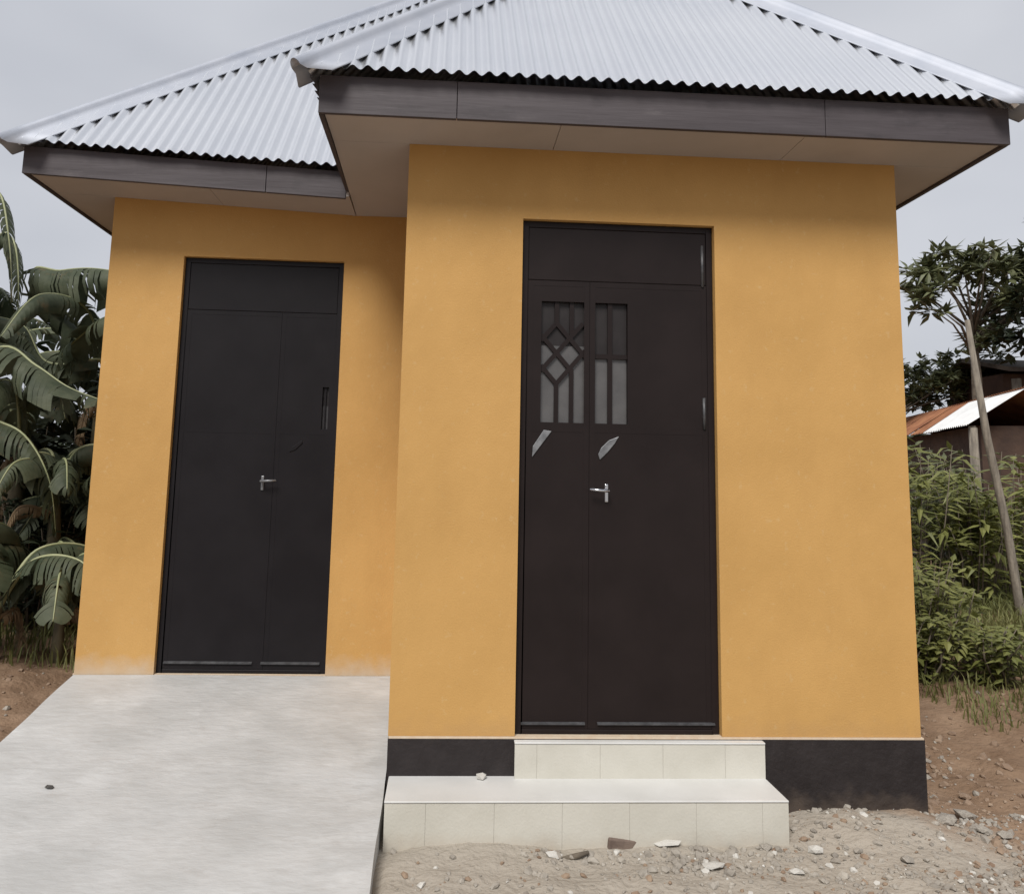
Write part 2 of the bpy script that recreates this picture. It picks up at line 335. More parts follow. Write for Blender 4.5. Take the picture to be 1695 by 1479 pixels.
# steps: a core faced with tiles on risers and tread
def step(name, x0, x1, y0, z0, z1, nt, off):
    m = MB(); m.box(x0+0.004, x1-0.004, y0+0.0025, 0.01, z0, z1-0.005); st = m.build(name, M['grout'], house)
    rr = random.Random(len(name)); cuts = [x0] + [x0 + (x1-x0)*(k+off)/nt for k in range(nt) if 0.06 < (k+off)/nt < 0.95] + [x1]
    for a, b in zip(cuts, cuts[1:]):
        j = rr.uniform(-0.0006, 0.0006); g = 0.0005
        m = MB(); m.box(a+g, b-g, y0+j, y0+0.012, z0, z1-0.010); m.build('tile', M['cement'], st, bevel=0.0012)
    g = 0.0008
    m = MB(); m.box(x0-0.001, x1+0.001, y0-0.004, 0.004 if nt > 4 else 0.03, z1-0.009, z1); m.build('tread_slab', M['tread'], st, bevel=0.004)
    return st
step('upper_step', DX0-0.003, 1.80, -0.045, -0.30, -0.012, 4, 0.35)
step('lower_step', 0.012, 1.80, -0.292, -0.75, -0.175, 6, 0.6)
m = MB(); m.box(DX0+0.002, DX1-0.002, 0.0, 0.15, -0.05, -0.006); m.build('door_sill', M['cement'], house)

# doors
def rect(m, x0, x1, z0, z1, y0, y1): m.box(x0, x1, y0, y1, z0, z1)
def make_door(x0, x1, h, yf, split, mirror, dm, pane_low, label):
    """steel double door: frame, transom, two leaves; px/pz measure from the hinge side in the photograph"""
    d = None
    y = yf + 0.032
    m = MB(); fw = 0.032
    m.box(x0, x0+fw, y, y+0.05, 0.0, h); m.box(x1-fw, x1, y, y+0.05, 0.0, h); m.box(x0+fw, x1-fw, y, y+0.05, h-fw, h); m.box(x0+fw, x1-fw, y, y+0.05, 0.0, 0.022)
    d = m.build('door', dm, house, bevel=0.003); d['label'] = label
    m = MB(); m.box(x0+fw+0.0015, x1-fw-0.0015, y+0.003, y+0.04, 2.2360, h-fw-0.0015); m.build('transom_panel', dm, d, bevel=0.003)
    return d, y
def leaf(d, dm, xa, xb, za, zb, y, holes):
    """leaf sheet with raised stiles; the glazed opening is framed"""
    m = MB()
    if holes:
        hx0, hx1, hz0, hz1 = holes
        m.box(xa, hx0, y+0.004, y+0.042, za, zb); m.box(hx1, xb, y+0.004, y+0.042, za, zb)
        m.box(hx0, hx1, y+0.004, y+0.042, za, hz0); m.box(hx0, hx1, y+0.004, y+0.042, hz1, zb)
    else: m.box(xa, xb, y+0.004, y+0.042, za, zb)
    o = m.build('door_leaf', dm, d)
    m = MB(); s = 0.028; e = y+0.0030
    m.box(xa, xa+s, e, y+0.004, za, zb); m.box(xb-s, xb, e, y+0.004, za, zb); m.box(xa+s, xb-s, e, y+0.004, zb-s, zb); m.box(xa+s, xb-s, e, y+0.004, za, za+s*1.3)
    m.box(xa+s, xb-s, e, y+0.004, 1.452, 1.478)
    m.build('stile', dm, d)
    return o
def bar(m, a, b, w, y0, y1):
    a = Vector(a); b = Vector(b); t = (b-a).normalized(); n = Vector((-t[1], t[0]))*w/2
    p = [a+n, a-n, b-n, b+n]
    m.prism([(q[0], y0, q[1]) for q in p], (0, y1-y0, 0))
def glaze(d, dm, hx0, hx1, hz0, hz1, y, zsplit, lines, bw, low, high):
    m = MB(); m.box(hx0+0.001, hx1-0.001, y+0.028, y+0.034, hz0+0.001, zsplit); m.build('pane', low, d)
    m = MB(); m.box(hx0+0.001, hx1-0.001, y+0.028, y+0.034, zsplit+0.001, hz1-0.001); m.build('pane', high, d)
    for a, b in lines:
        m = MB(); k = R.uniform(0, 0.0015); bar(m, a, b, bw, y+0.014+k, y+0.026+k); m.build('grille_bar', dm, d)
def fx(u): return DX0 + (u-858)*0.00305
def fz(v): return (1215-v)*0.003005
def handle(d, xp, z, y, sgn, hm=None):
    hm = hm or M['chrome']
    m = MB(); m.box(xp-0.009, xp+0.009, y-0.004, y+0.012, z-0.045, z+0.045); p = m.build('handle', hm, d, bevel=0.004)
    m = MB(); zz = z+0.012
    m.tube([(xp, y, zz), (xp, y-0.045, zz)], 0.008, 10); m.tube([(xp+0.004*sgn*-1, y-0.045, zz), (xp+sgn*0.045, y-0.047, zz+0.003), (xp+sgn*0.092, y-0.043, zz+0.006)], [0.008, 0.0075, 0.006], 10)
    m.build('lever', hm, d, smooth=True)
# front door
d, y = make_door(DX0+0.002, DX1-0.002, DH-0.002, 0, 0.954, 1, M['door'], None, 'dark brown steel double door with grey glazed grilles up the steps')
SP = 0.957
lo, hi = (fx(893), fx(968), fz(716), fz(508)), (fx(980), fx(1040), fz(716), fz(508))
leaf(d, M['door'], DX0+0.0355, SP-0.0008, 0.024, 2.2335, y, lo); leaf(d, M['door'], SP+0.0008, DX1-0.0355, 0.024, 2.2335, y, hi)
def F(u, v): return (fx(u), fz(v))
L1 = [(F(919.5,716),F(919.5,648)), (F(945,716),F(945,624)), (F(893,619),F(920.5,651)), (F(918.5,651),F(968,592)), (F(893,628),F(964,545)), (F(893,566),F(945,627)), (F(919,545),F(968,602)), (F(893,576),F(920,544)),
      (F(919.5,546),F(919.5,508)), (F(945,568),F(945,508))]
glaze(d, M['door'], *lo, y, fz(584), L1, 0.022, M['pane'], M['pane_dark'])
L2 = [(F(1010.5,716),F(1010.5,508)), (F(980,601),F(1040,601))]
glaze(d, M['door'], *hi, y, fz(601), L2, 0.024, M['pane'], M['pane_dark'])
m = MB(); m.prism([(fx(a), y+0.0035, fz(b)) for a, b in ((880,775),(881,757),(899,729),(912,731))], (0, -0.006, 0)); m.build('highlight_strip', M['steel'], d, bevel=0.002)  # added strip in paler grey, painting a slanted highlight on the leaf
m = MB(); m.prism([(fx(a), y+0.0035, fz(b)) for a, b in ((993,777),(990,768),(995,757),(1008,744),(1025,737),(1018,749),(1005,765))], (0, -0.006, 0)); m.build('highlight_strip', M['steel'], d, bevel=0.002)  # second slanted highlight, shaped as a pale raised strip
handle(d, fx(1004), fz(832), y, -1)
for v0, v1 in ((400, 474), (668, 722)):
    m = MB(); xx = fx(1170) ; m.tube([(xx, y+0.002, fz(v1)), (xx, y+0.002, fz(v0))], 0.008, 10); m.build('hinge', M['rail'], d, smooth=True)
for u0, u1 in ((868, 970), (990, 1180)):
    m = MB(); m.prism([(fx(u0), y+0.012, 0.050), (fx(u0), y-0.010, 0.045), (fx(u0), y-0.010, 0.050), (fx(u0), y+0.012, 0.059)], (fx(u1)-fx(u0), 0, 0)); m.build('drip_strip', M['rail'], d)
# recessed door
d, y = make_door(LX0+0.002, LX1-0.002, LH-0.002, D, -0.85, -1, M['door2'], None, 'black steel double door at the head of the ramp')
SP = -0.842
def gx_(u): return LX0 + (u-278)/275*1.0185
def gz_(v): return (1113-v)*0.003716
hw = (gx_(525), gx_(553)-0.014, gz_(712), gz_(640))
leaf(d, M['door2'], LX0+0.0355, SP-0.0008, 0.024, 2.2335, y, None); leaf(d, M['door2'], SP+0.0008, LX1-0.0355, 0.024, 2.2335, y, hw)
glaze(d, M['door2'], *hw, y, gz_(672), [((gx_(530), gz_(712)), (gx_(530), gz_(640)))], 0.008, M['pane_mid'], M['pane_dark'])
m = MB(); m.prism([(gx_(a), y+0.0035, gz_(b)) for a, b in ((474,752),(478,744),(494,732),(496,736),(484,748))], (0, -0.005, 0)); m.build('highlight_strip', M['door2'], d, bevel=0.002)  # faint slanted highlight given shape as a ridge in door paint
handle(d, gx_(432), gz_(805), y, 1, M['steel'])
for u0, u1 in ((290, 432), (446, 542)):
    m = MB(); m.prism([(gx_(u0), y+0.012, 0.062), (gx_(u0), y-0.010, 0.056), (gx_(u0), y-0.010, 0.062), (gx_(u0), y+0.012, 0.072)], (gx_(u1)-gx_(u0), 0, 0)); m.build('drip_strip', M['rail'], d)

# eaves: soffit panels, fascia boards.  The left wing's eave sags a little towards the porch
def dz(x):
    if x < -0.3: return 0.037 - 0.0398*(x+2.33)
    return (0.037 - 0.0398*2.03)*max(0, 1-(x+0.3)/1.8)
E1, EL, ER, E2, EW = 0.348, 0.4175, 0.394, 0.366, 0.396
XF0, XF1, YF = -EL, W+ER, -E1
XM0, YM0, YM1 = -L-EW, D-E2, DB+0.35
def soffit(x0, x1, y0, y1, tilt=False, zo=0.0):
    m = MB(); n = 6
    for i in range(n):
        a = x0+(x1-x0)*i/n; b = x0+(x1-x0)*(i+1)/n
        za = H+zo+(dz(a) if tilt else 0); zb = H+zo+(dz(b) if tilt else 0)
        m.quad((a,y0,za),(a,y1,za),(b,y1,zb),(b,y0,zb)); m.quad((a,y0,za+0.012),(b,y0,zb+0.012),(b,y1,zb+0.012),(a,y1,za+0.012))
    for (a, b) in ((x0, x0), (x1, x1)):
        z = H+zo+(dz(a) if tilt else 0); m.quad((a,y0,z),(a,y1,z),(a,y1,z+0.012),(a,y0,z+0.012))
    for yy in (y0, y1): 
        for i in range(n):
            a = x0+(x1-x0)*i/n; b = x0+(x1-x0)*(i+1)/n; za = H+zo+(dz(a) if tilt else 0); zb = H+zo+(dz(b) if tilt else 0)
            m.quad((a,yy,za),(b,yy,zb),(b,yy,zb+0.012),(a,yy,za+0.012))
    return m.build('soffit_panel', M['soffit'], house)
g_ = 0.0015
for x0, x1 in ((XF0+0.024, 0.75), (0.75, 1.97), (1.97, XF1-0.024)): soffit(x0+g_, x1-g_, YF+0.024, -0.001)
m = MB(); xa, xb, ya, yb = XF0+0.024+g_, -0.002, 0.001, D-0.001
ca = [(xa, ya, H), (xa, yb, H+dz(xa)), (xb, yb, H+dz(xb)), (xb, ya, H)]
m.prism(ca, (0, 0, 0.012)); m.build('soffit_panel', M['soffit'], house, fix=True)
m = MB(); m.box(XF0+0.004, XF0+0.021, YM0, D-0.001, H+dz(XF0)-0.002, H+0.02); m.build('soffit_panel', M['soffit'], house)
soffit(W+0.002, XF1-0.024, 0.001, 2.4); soffit(W+0.002, XF1-0.024, 2.404, YM1-0.024)
for x0, x1 in ((XM0+0.024, -1.25), (-1.25, XF0+0.022)): soffit(x0+g_, x1-g_, YM0+0.024, D-0.002, True)
soffit(XM0+0.024, -L-0.002, D+0.002, YM1-0.024, True)
soffit(-L+0.002, W, DB+0.002, YM1-0.024, False, -0.03)
def fascia(a, b, hgt, zl, tilt, gap=0.0015, th=0.022):
    """board from plan point a to b (outer face), thickness inwards to the left of a->b"""
    a = Vector(a); b = Vector(b); t = (b-a).normalized(); n = Vector((-t.y, t.x))*th
    a = a + t*gap; b = b - t*gap
    f = lambda x: dz(x) if tilt else 0.0
    k = R.uniform(-0.0008, 0.0008)
    m = MB(); lo = -0.014
    A = [(a.x, a.y+k), (b.x, b.y+k), (b.x+n.x, b.y+n.y), (a.x+n.x, a.y+n.y)]
    bot = [(p[0], p[1], H+zl+lo+f(p[0])) for p in A]; top = [(p[0], p[1], H+zl+hgt+f(p[0])) for p in A]
    m.v += bot+top
    for q in ((3,2,1,0),(4,5,6,7),(0,1,5,4),(1,2,6,5),(2,3,7,6),(3,0,4,7)): m.f.append(q); m.mi.append(0)
    return m.build('fascia_board', M['fascia'], house, bevel=0.002)
fh = 0.175
for a, b in ((XF0, 0.24), (0.24, 2.05), (2.05, XF1)): fascia((a, YF), (b, YF), fh, 0, False)
fascia((XF1, YF+0.023), (XF1, 1.9), fh, 0, False); fascia((XF1, 1.9), (XF1, YM1), fh, 0, False)
fascia((XF0, YM0-0.002), (XF0, YF+0.023), fh, 0, False)
for a, b in ((XM0, -0.90), (-0.90, XF0+0.001)): fascia((a, YM0), (b, YM0), 0.155, 0, True)
fascia((XM0, 2.6), (XM0, YM0+0.023), 0.155, 0, True); fascia((XM0, YM1), (XM0, 2.6), 0.155, 0, True)

# roofs
roof = MB(); 
AMP, PITCH = 0.0115, 0.0715
NL = math.sqrt(1+TP*TP)
def slope(origin, along, length, inward, tfun, phase=0.0, zfun=None, u0=0.0):
    """corrugated sheet: columns along the eave, each running up to tfun(u)"""
    o_ = Vector(origin); a = Vector(along); b = Vector(inward)
    nrm = (Vector((0, 0, 1)) - b*TP)/NL
    up = (b + Vector((0, 0, TP)))
    n = int(length/PITCH*8); rows = 8; cols = []
    for i in range(n+1):
        u = u0 + length*i/n; t1 = max(0.0, tfun(u)); h = AMP*math.cos(2*PI*u/PITCH+phase)
        col = []
        for r in range(rows+1):
            p = o_ + a*u + up*(t1*r/rows) + nrm*h
            jag = 0.004*noise.noise(Vector((u*9, 2.2, phase))) if r == 0 else 0
            p = p - up*jag
            if zfun: p.z += zfun(p.x)
            col.append(p)
        cols.append(col)
    m = MB(); k = rows+1
    m.v = [tuple(p) for c in cols for p in c]
    for i in range(n):
        for r in range(rows): m.f.append((i*k+r, (i+1)*k+r, (i+1)*k+r+1, i*k+r+1)); m.mi.append(0)
    return m
RX0, RX1, RY0, RZ = -0.470, 3.045, -0.405, H+0.192
HP = (RX1-RX0)/2
MX0, MY0, MY1, MZ = -2.385, 0.665, 5.30, H+0.172
HM = (MY1-MY0)/2
porch_roof = slope((RX0, RY0, RZ), (1,0,0), RX1-RX0, (0,1,0), lambda u: min(u, RX1-RX0-u)).build('porch_roof', M['metal'], house, smooth=True)
slope((RX0, RY0, RZ), (0,1,0), 2.9, (1,0,0), lambda u: min(u, HP), 1.0).build('roof_sheet', M['metal'], porch_roof, smooth=True)
def tr(u):
    y = RY0+u; return max(min(u, HP) if y < 2.3 else 0, min(y-MY0, MY1-y, HM))
slope((RX1, RY0, RZ), (0,1,0), MY1-RY0, (-1,0,0), tr, 2.0).build('roof_sheet', M['metal'], porch_roof, smooth=True)
LM = RX1-MX0
main_roof = slope((MX0, MY0, MZ), (1,0,0), LM, (0,1,0), lambda u: min(u, LM-u, HM), 0.6, dz).build('main_roof', M['metal'], house, smooth=True)
slope((MX0, MY0, MZ), (0,1,0), MY1-MY0, (1,0,0), lambda u: min(u, MY1-MY0-u, HM), 0.3, dz).build('roof_sheet', M['metal'], main_roof, smooth=True)
slope((MX0, MY1, MZ), (1,0,0), LM, (0,-1,0), lambda u: min(u, LM-u, HM), 0.9, dz).build('roof_sheet', M['metal'], main_roof, smooth=True)
def hipcap(parent, corner, dirx, diry, t0, t1, zfun=None, wing=0.15, rad=0.034):
    """folded flashing with a rolled crown laid over a hip; wings rest on the sheet crests"""
    hv = Vector((dirx, diry, TP)); hd = hv.normalized()
    nA = (Vector((0, 0, 1)) - Vector((0, diry, 0))*TP)/NL      # slope rising along y
    nB = (Vector((0, 0, 1)) - Vector((dirx, 0, 0))*TP)/NL      # slope rising along x
    wA = hd.cross(nA).normalized(); wA = wA if wA.dot(Vector((dirx, -diry, 0))) > 0 else -wA
    wB = hd.cross(nB).normalized(); wB = wB if wB.dot(Vector((-dirx, diry, 0))) > 0 else -wB
    up = (nA+nB).normalized(); lift = AMP-0.0035
    sec = [wA*wing + nA*(lift-0.001), wA*(wing-0.006)+nA*(lift+0.003), wA*(rad+0.012)+nA*(lift+0.002)]
    side = (wA-wB).normalized()
    for k in range(9):
        g = PI*k/8; sec.append(side*math.cos(g)*rad + up*(math.sin(g)*rad*1.15 + lift*1.25))
    sec += [wB*(rad+0.012)+nB*(lift+0.002), wB*(wing-0.006)+nB*(lift+0.003), wB*wing + nB*(lift-0.001)]
    n = 24; m = MB(); c = Vector(corner)
    ns = len(sec)
    for i in range(n+1):
        for s_ in sec:
            ts = t0 + max(0.0, -s_.z)/TP*0.8; t = ts+(t1-ts)*i/n
            p = c + hv*t + s_ + up*0.002*noise.noise(Vector((i*0.3, 1, 1)))
            if zfun: p.z += zfun(p.x)
            m.v.append(tuple(p))
    for i in range(n):
        for j in range(ns-1): m.f.append((i*ns+j, i*ns+j+1, (i+1)*ns+j+1, (i+1)*ns+j)); m.mi.append(0)
    m.f.append(tuple(range(3, 12))); m.mi.append(0)
    o = m.build('hip_cap', M['cap'], parent, smooth=True)
    so = o.modifiers.new('thickness', 'SOLIDIFY'); so.thickness = 0.0016; so.offset = 1
    return o
hipcap(porch_roof, (RX0, RY0, RZ), 1, 1, -0.035, HP)
hipcap(porch_roof, (RX1, RY0, RZ), -1, 1, -0.035, HP)
hipcap(main_roof, (MX0, MY0, MZ), 1, 1, -0.035, HM, dz)
hipcap(main_roof, (MX0, MY1, MZ), 1, -1, -0.035, HM, dz)
def ridge(parent, a, b, out):
    m = MB(); a = Vector(a); b = Vector(b); o_ = Vector(out)
    lift = 0.03
    sec = [o_*0.12 - Vector((0,0,1))*0.12*TP, o_*0.03, Vector((0,0,0.04)), -o_*0.03, -o_*0.12 - Vector((0,0,1))*0.12*TP]
    for s0, s1 in zip(sec, sec[1:]):
        z = Vector((0, 0, lift)); m.quad(a+s0+z, a+s1+z, b+s1+z, b+s0+z)
    m.build('ridge_cap', M['cap'], parent)
ridge(porch_roof, ((RX0+RX1)/2, RY0+HP, RZ+TP*HP), ((RX0+RX1)/2, 2.3, RZ+TP*HP), (1, 0, 0))
ridge(main_roof, (MX0+HM, (MY0+MY1)/2, MZ+TP*HM+dz(MX0+HM)), (RX1-HM, (MY0+MY1)/2, MZ+TP*HM+dz(RX1-HM)), (0, 1, 0))

# ------------------------------------------------------------------ stones and rubble
def stone_mesh(seed, flat=0.6):
    bm = bmesh.new(); bmesh.ops.create_icosphere(bm, subdivisions=1, radius=1.0)
    rr = random.Random(seed)
    for v in bm.verts:
        k = 1 + rr.uniform(-0.28, 0.22); v.co = Vector((v.co.x*k, v.co.y*k*rr.uniform(.75, 1.1), v.co.z*flat*k))
    me = bpy.data.meshes.new('stone'); bm.to_mesh(me); bm.free(); return me
STM = [stone_mesh(i, 0.45+0.1*(i % 3)) for i in range(6)]
def stone(name, loc, size, rz, mt, label, cat='stone', me=None, tilt=0.2):
    src = me or R.choice(STM); k = src.copy(); k.materials.clear(); k.materials.append(mt)
    o = bpy.data.objects.new(name, k); COL.objects.link(o)
    o.location = loc; o.scale = size if isinstance(size, (list, tuple)) else (size, size, size)
    o.rotation_euler = (R.uniform(-tilt, tilt), R.uniform(-tilt, tilt), rz)
    return tag(o, label, cat)
def on_ground(u, v, z=GZ):
    d = CR * ((u - 811.9) / 1291.76) - CU * ((v - 612.9) / 1291.76) + CF
    p = CP + d * ((z - CP.z) / d.z)
    for _ in range(6):
        zz = ground_z(p.x, p.y); p = CP + d * ((zz - CP.z) / d.z)
    return p
stone('stone', (0.448, -0.045, -0.163), (0.030, 0.024, 0.026), 0.4, M['stone_white'], 'small white stone lying on the lower step against the black plinth')
pb = pix(82, 1304, 0.1); 
for _ in range(8):
    zz = -RS*(D-pb.y); d_ = pb-CP; pb = CP + d_*((zz-CP.z)/d_.z)
stone('pebble', (pb.x, pb.y, pb.z+0.006), (0.022, 0.018, 0.014), 0, M['dark_pebble'], 'single dark pebble lying alone on the concrete ramp', 'pebble')
spec = [
 (1352, 1412, (0.036, 0.028, 0.034), M['stone_white'], 'white angular stone just right of the lower step corner'),
 (1100, 1398, (0.075, 0.028, 0.020), M['stone_white'], 'long white mortar chip against the foot of the lower step'),
 (915, 1415, (0.042, 0.024, 0.016), M['stone_white'], 'pale flat chip on the soil left of the brick fragment'),
 (1180, 1436, (0.055, 0.035, 0.022), M['stone_white'], 'white lump in the middle of the rubble before the steps'),
 (1318, 1445, (0.040, 0.026, 0.020), M['stone_white'], 'white oval stone near the bottom edge below the angular white stone'),
 (1270, 1404, (0.034, 0.026, 0.018), M['stone'], 'rounded tan stone close to the right end of the lower step'),
 (1570, 1362, (0.060, 0.045, 0.040), M['stone'], 'grey rounded stone nearest to the black plinth corner on the clay'),
 (1597, 1355, (0.062, 0.040, 0.045), M['stone'], 'pale pointed stone behind the grey rounded one by the plinth'),
 (1628, 1378, (0.050, 0.036, 0.030), M['stone'], 'flat grey stone right of the pale pointed one on the clay'),
 (1660, 1384, (0.042, 0.030, 0.024), M['stone'], 'rightmost pale stone of the row on the clay slope'),
 (1600, 1322, (0.040, 0.030, 0.028), M['stone_brown'], 'brown stone on the clay above the pale pointed stone'),
 (1500, 1425, (0.034, 0.026, 0.022), M['stone'], 'grey stone alone in the sand below the black plinth')]
for u, v, s, mt, lb in spec:
    p = on_ground(u, v); stone('stone', (p.x, p.y, p.z+s[2]*0.45), s, R.uniform(-0.4, 0.4), mt, lb)
p = on_ground(1030, 1397); m = MB(); m.box(-0.075, 0.06, -0.03, 0.03, -0.01, 0.035); o = m.build('brick_fragment', M['brick'], bevel=0.006); o.location = p; o.rotation_euler = (0.1, 0.12, 0.15)
tag(o, 'broken brown brick fragment at the foot of the lower step', 'brick')
p = on_ground(955, 1425); m = MB(); m.tube([(-0.06, 0, 0), (0.0, 0.012, 0.006), (0.055, 0.03, 0.012)], [0.009, 0.012, 0.008], 7); o = m.build('stick', M['bark'], smooth=True); o.location = (p.x, p.y, p.z+0.01)
tag(o, 'short dark stick lying on the soil before the lower step', 'stick')
def rubble(name, pts, mats, label, smin, smax, seed):
    rr = random.Random(seed); m = MB()
    srcs = [([v.co.copy() for v in me.vertices], [tuple(p.vertices) for p in me.polygons]) for me in STM]
    for (x, y) in pts:
        vs__, fs__ = rr.choice(srcs); s = smin*(smax/smin)**(rr.random()**1.8); e = Euler((rr.uniform(-.5,.5), rr.uniform(-.5,.5), rr.uniform(0, 6.3))).to_matrix()
        c = Vector((x, y, ground_z(x, y)+s*0.15)); i = len(m.v); mi = rr.choices(range(len(mats)), weights=[6, 1.6, 0.4][:len(mats)])[0]
        for v in vs__: m.v.append(tuple(c + e @ Vector((v.x*s*rr.uniform(.9,1.1), v.y*s*.8, v.z*s))))
        for f in fs__: m.f.append(tuple(i+k for k in f)); m.mi.append(mi)
    o = m.build(name, mats); tag(o, label, 'rubble', kind='stuff'); return o
pts = []
while len(pts) < 3000:
    x = R.uniform(0.05, 3.3); y = R.uniform(-1.1, 0.0)
    if x < 1.82 and y > -0.31: continue
    w = 0.25 + 0.75*sm(x, 0.3, 1.4); w *= 0.35+0.65*sm(noise.noise(Vector((x*2.5, y*4, 9))), -0.2, 0.35)
    if R.random() < w: pts.append((x, y))
rubble('rubble', pts, [M['stone'], M['stone_brown'], M['stone_white']], 'loose grey gravel and mortar crumbs before the steps', 0.003, 0.024, 3)
pts = []
while len(pts) < 260:
    q = on_ground(R.gauss(1165, 95), R.gauss(1424, 16))
    if q.y < -0.315: pts.append((q.x, q.y))
rubble('mortar_crumbs', pts, [M['stone'], M['stone'], M['stone_white']], 'pale mortar crumbs lying in a patch before the lower step', 0.006, 0.030, 8)
pts = []
while len(pts) < 1500:
    x = R.uniform(2.62, 5.5); y = R.uniform(-0.9, 2.6)
    w = math.exp(-((x-2.75-0.15*y)/0.45)**2) + 0.08
    if R.random() < w: pts.append((x, y))
while len(pts) < 1900:
    pts.append((R.uniform(-4, -L-0.1), R.uniform(0.2, 3)))
rubble('pebbles', pts, [M['stone_brown'], M['stone']], 'scattered stones in the brown clay beside the building', 0.006, 0.034, 4)

# ------------------------------------------------------------------ vegetation
def leaf_faces(m, base, d, up, ln, wd, mi=0, fold=0.25, droop=0.25):
    """pointed leaf of four triangles pairs, folded along its midrib and drooping"""
    d = d.normalized(); s = d.cross(up)
    if s.length < 1e-3: s = Vector((1, 0, 0))
    s.normalize(); n = s.cross(d)
    p0 = base; p1 = base + d*ln*0.5 - n*0.0; p2 = base + d*ln*0.95 - n*droop*ln
    l1 = base + d*ln*0.42 + s*wd*0.5 - n*fold*wd*0.5; r1 = base + d*ln*0.42 - s*wd*0.5 - n*fold*wd*0.5
    i = len(m.v); m.v += [tuple(p0), tuple(l1), tuple(p1), tuple(r1), tuple(p2)]
    for f in ((0, 3, 2), (0, 2, 1), (1, 2, 4), (2, 3, 4)): m.f.append(tuple(i+k for k in f)); m.mi.append(mi)
def rdir(rr, zmin=-1, zmax=1):
    z = rr.uniform(zmin, zmax); a = rr.uniform(0, 2*PI); q = math.sqrt(max(0, 1-z*z)); return Vector((q*math.cos(a), q*math.sin(a), z))
def make_tree(name, base, trunk_pts, trunk_r, blobs, nclump, leaf_l, leaf_w, per, seed, lm, label, cat='tree', group=None, bark=None, nbranch=14):
    rr = random.Random(seed); root = empty(name, base)
    m = MB(); m.tube(trunk_pts, trunk_r, 10)
    top = Vector(trunk_pts[-1]); mid = Vector(trunk_pts[len(trunk_pts)//2])
    clumps = []
    tot = sum(b[1][0]*b[1][1]*b[1][2] for b in blobs)
    for c, r in blobs:
        k = max(3, int(nclump*r[0]*r[1]*r[2]/tot))
        for _ in range(k):
            d = rdir(rr); q = rr.random()**0.45
            clumps.append(Vector(c) + Vector((d.x*r[0]*q, d.y*r[1]*q, d.z*r[2]*q)))
    for i in range(min(nbranch, len(clumps))):
        e = clumps[rr.randrange(len(clumps))]; s = mid.lerp(top, rr.uniform(0.3, 1)); k = s.lerp(e, 0.5) + Vector((rr.uniform(-.1,.1), rr.uniform(-.1,.1), rr.uniform(0,.2)))
        r0 = trunk_r[-1]*rr.uniform(0.5, 0.8); m.tube([s, k, e], [r0, r0*0.6, r0*0.2], 6)
    m.build('trunk', bark or M['bark'], root, smooth=True)
    m = MB()
    for c in clumps:
        ax = rdir(rr, -0.1, 0.9)
        for _ in range(per):
            d = (ax*0.5 + rdir(rr, -0.7, 0.8)); leaf_faces(m, c + d*0.02, d, Vector((0,0,1)), leaf_l*rr.uniform(.6, 1.2), leaf_w*rr.uniform(.7, 1.2), 0, 0.3, rr.uniform(.05, .4))
    m.build('crown', lm, root)
    tag(root, label, cat, group); return root
def make_shrub(name, base, h, rad, nstem, per, leaf_l, leaf_w, seed, lm, label, group=None, lean=0.3):
    rr = random.Random(seed); root = empty(name, base); b = Vector(base)
    ms = MB(); ml = MB()
    for _ in range(nstem):
        a = rr.uniform(0, 2*PI); q = rr.random()**0.5*rad
        s = b + Vector((math.cos(a)*q*0.5, math.sin(a)*q*0.5, -0.03)); hh = h*rr.uniform(0.55, 1.0)
        e = b + Vector((math.cos(a)*q, math.sin(a)*q, hh)); k = s.lerp(e, 0.55) + Vector((rr.uniform(-.06,.06), rr.uniform(-.06,.06), 0.05*h))
        ms.tube([s, k, e], [0.010, 0.007, 0.003], 5)
        for j in range(per):
            t = rr.random()**0.7; p = s.lerp(k, t*2) if t < 0.5 else k.lerp(e, t*2-1)
            d = rdir(rr, -0.25, 0.7); leaf_faces(ml, p + d*0.02, d, Vector((0,0,1)), leaf_l*rr.uniform(.6,1.25), leaf_w*rr.uniform(.7,1.2), 0, 0.3, rr.uniform(.1,.5))
    ms.build('stem', M['bark'], root, smooth=True); ml.build('foliage', lm, root)
    tag(root, label, 'shrub', group); return root

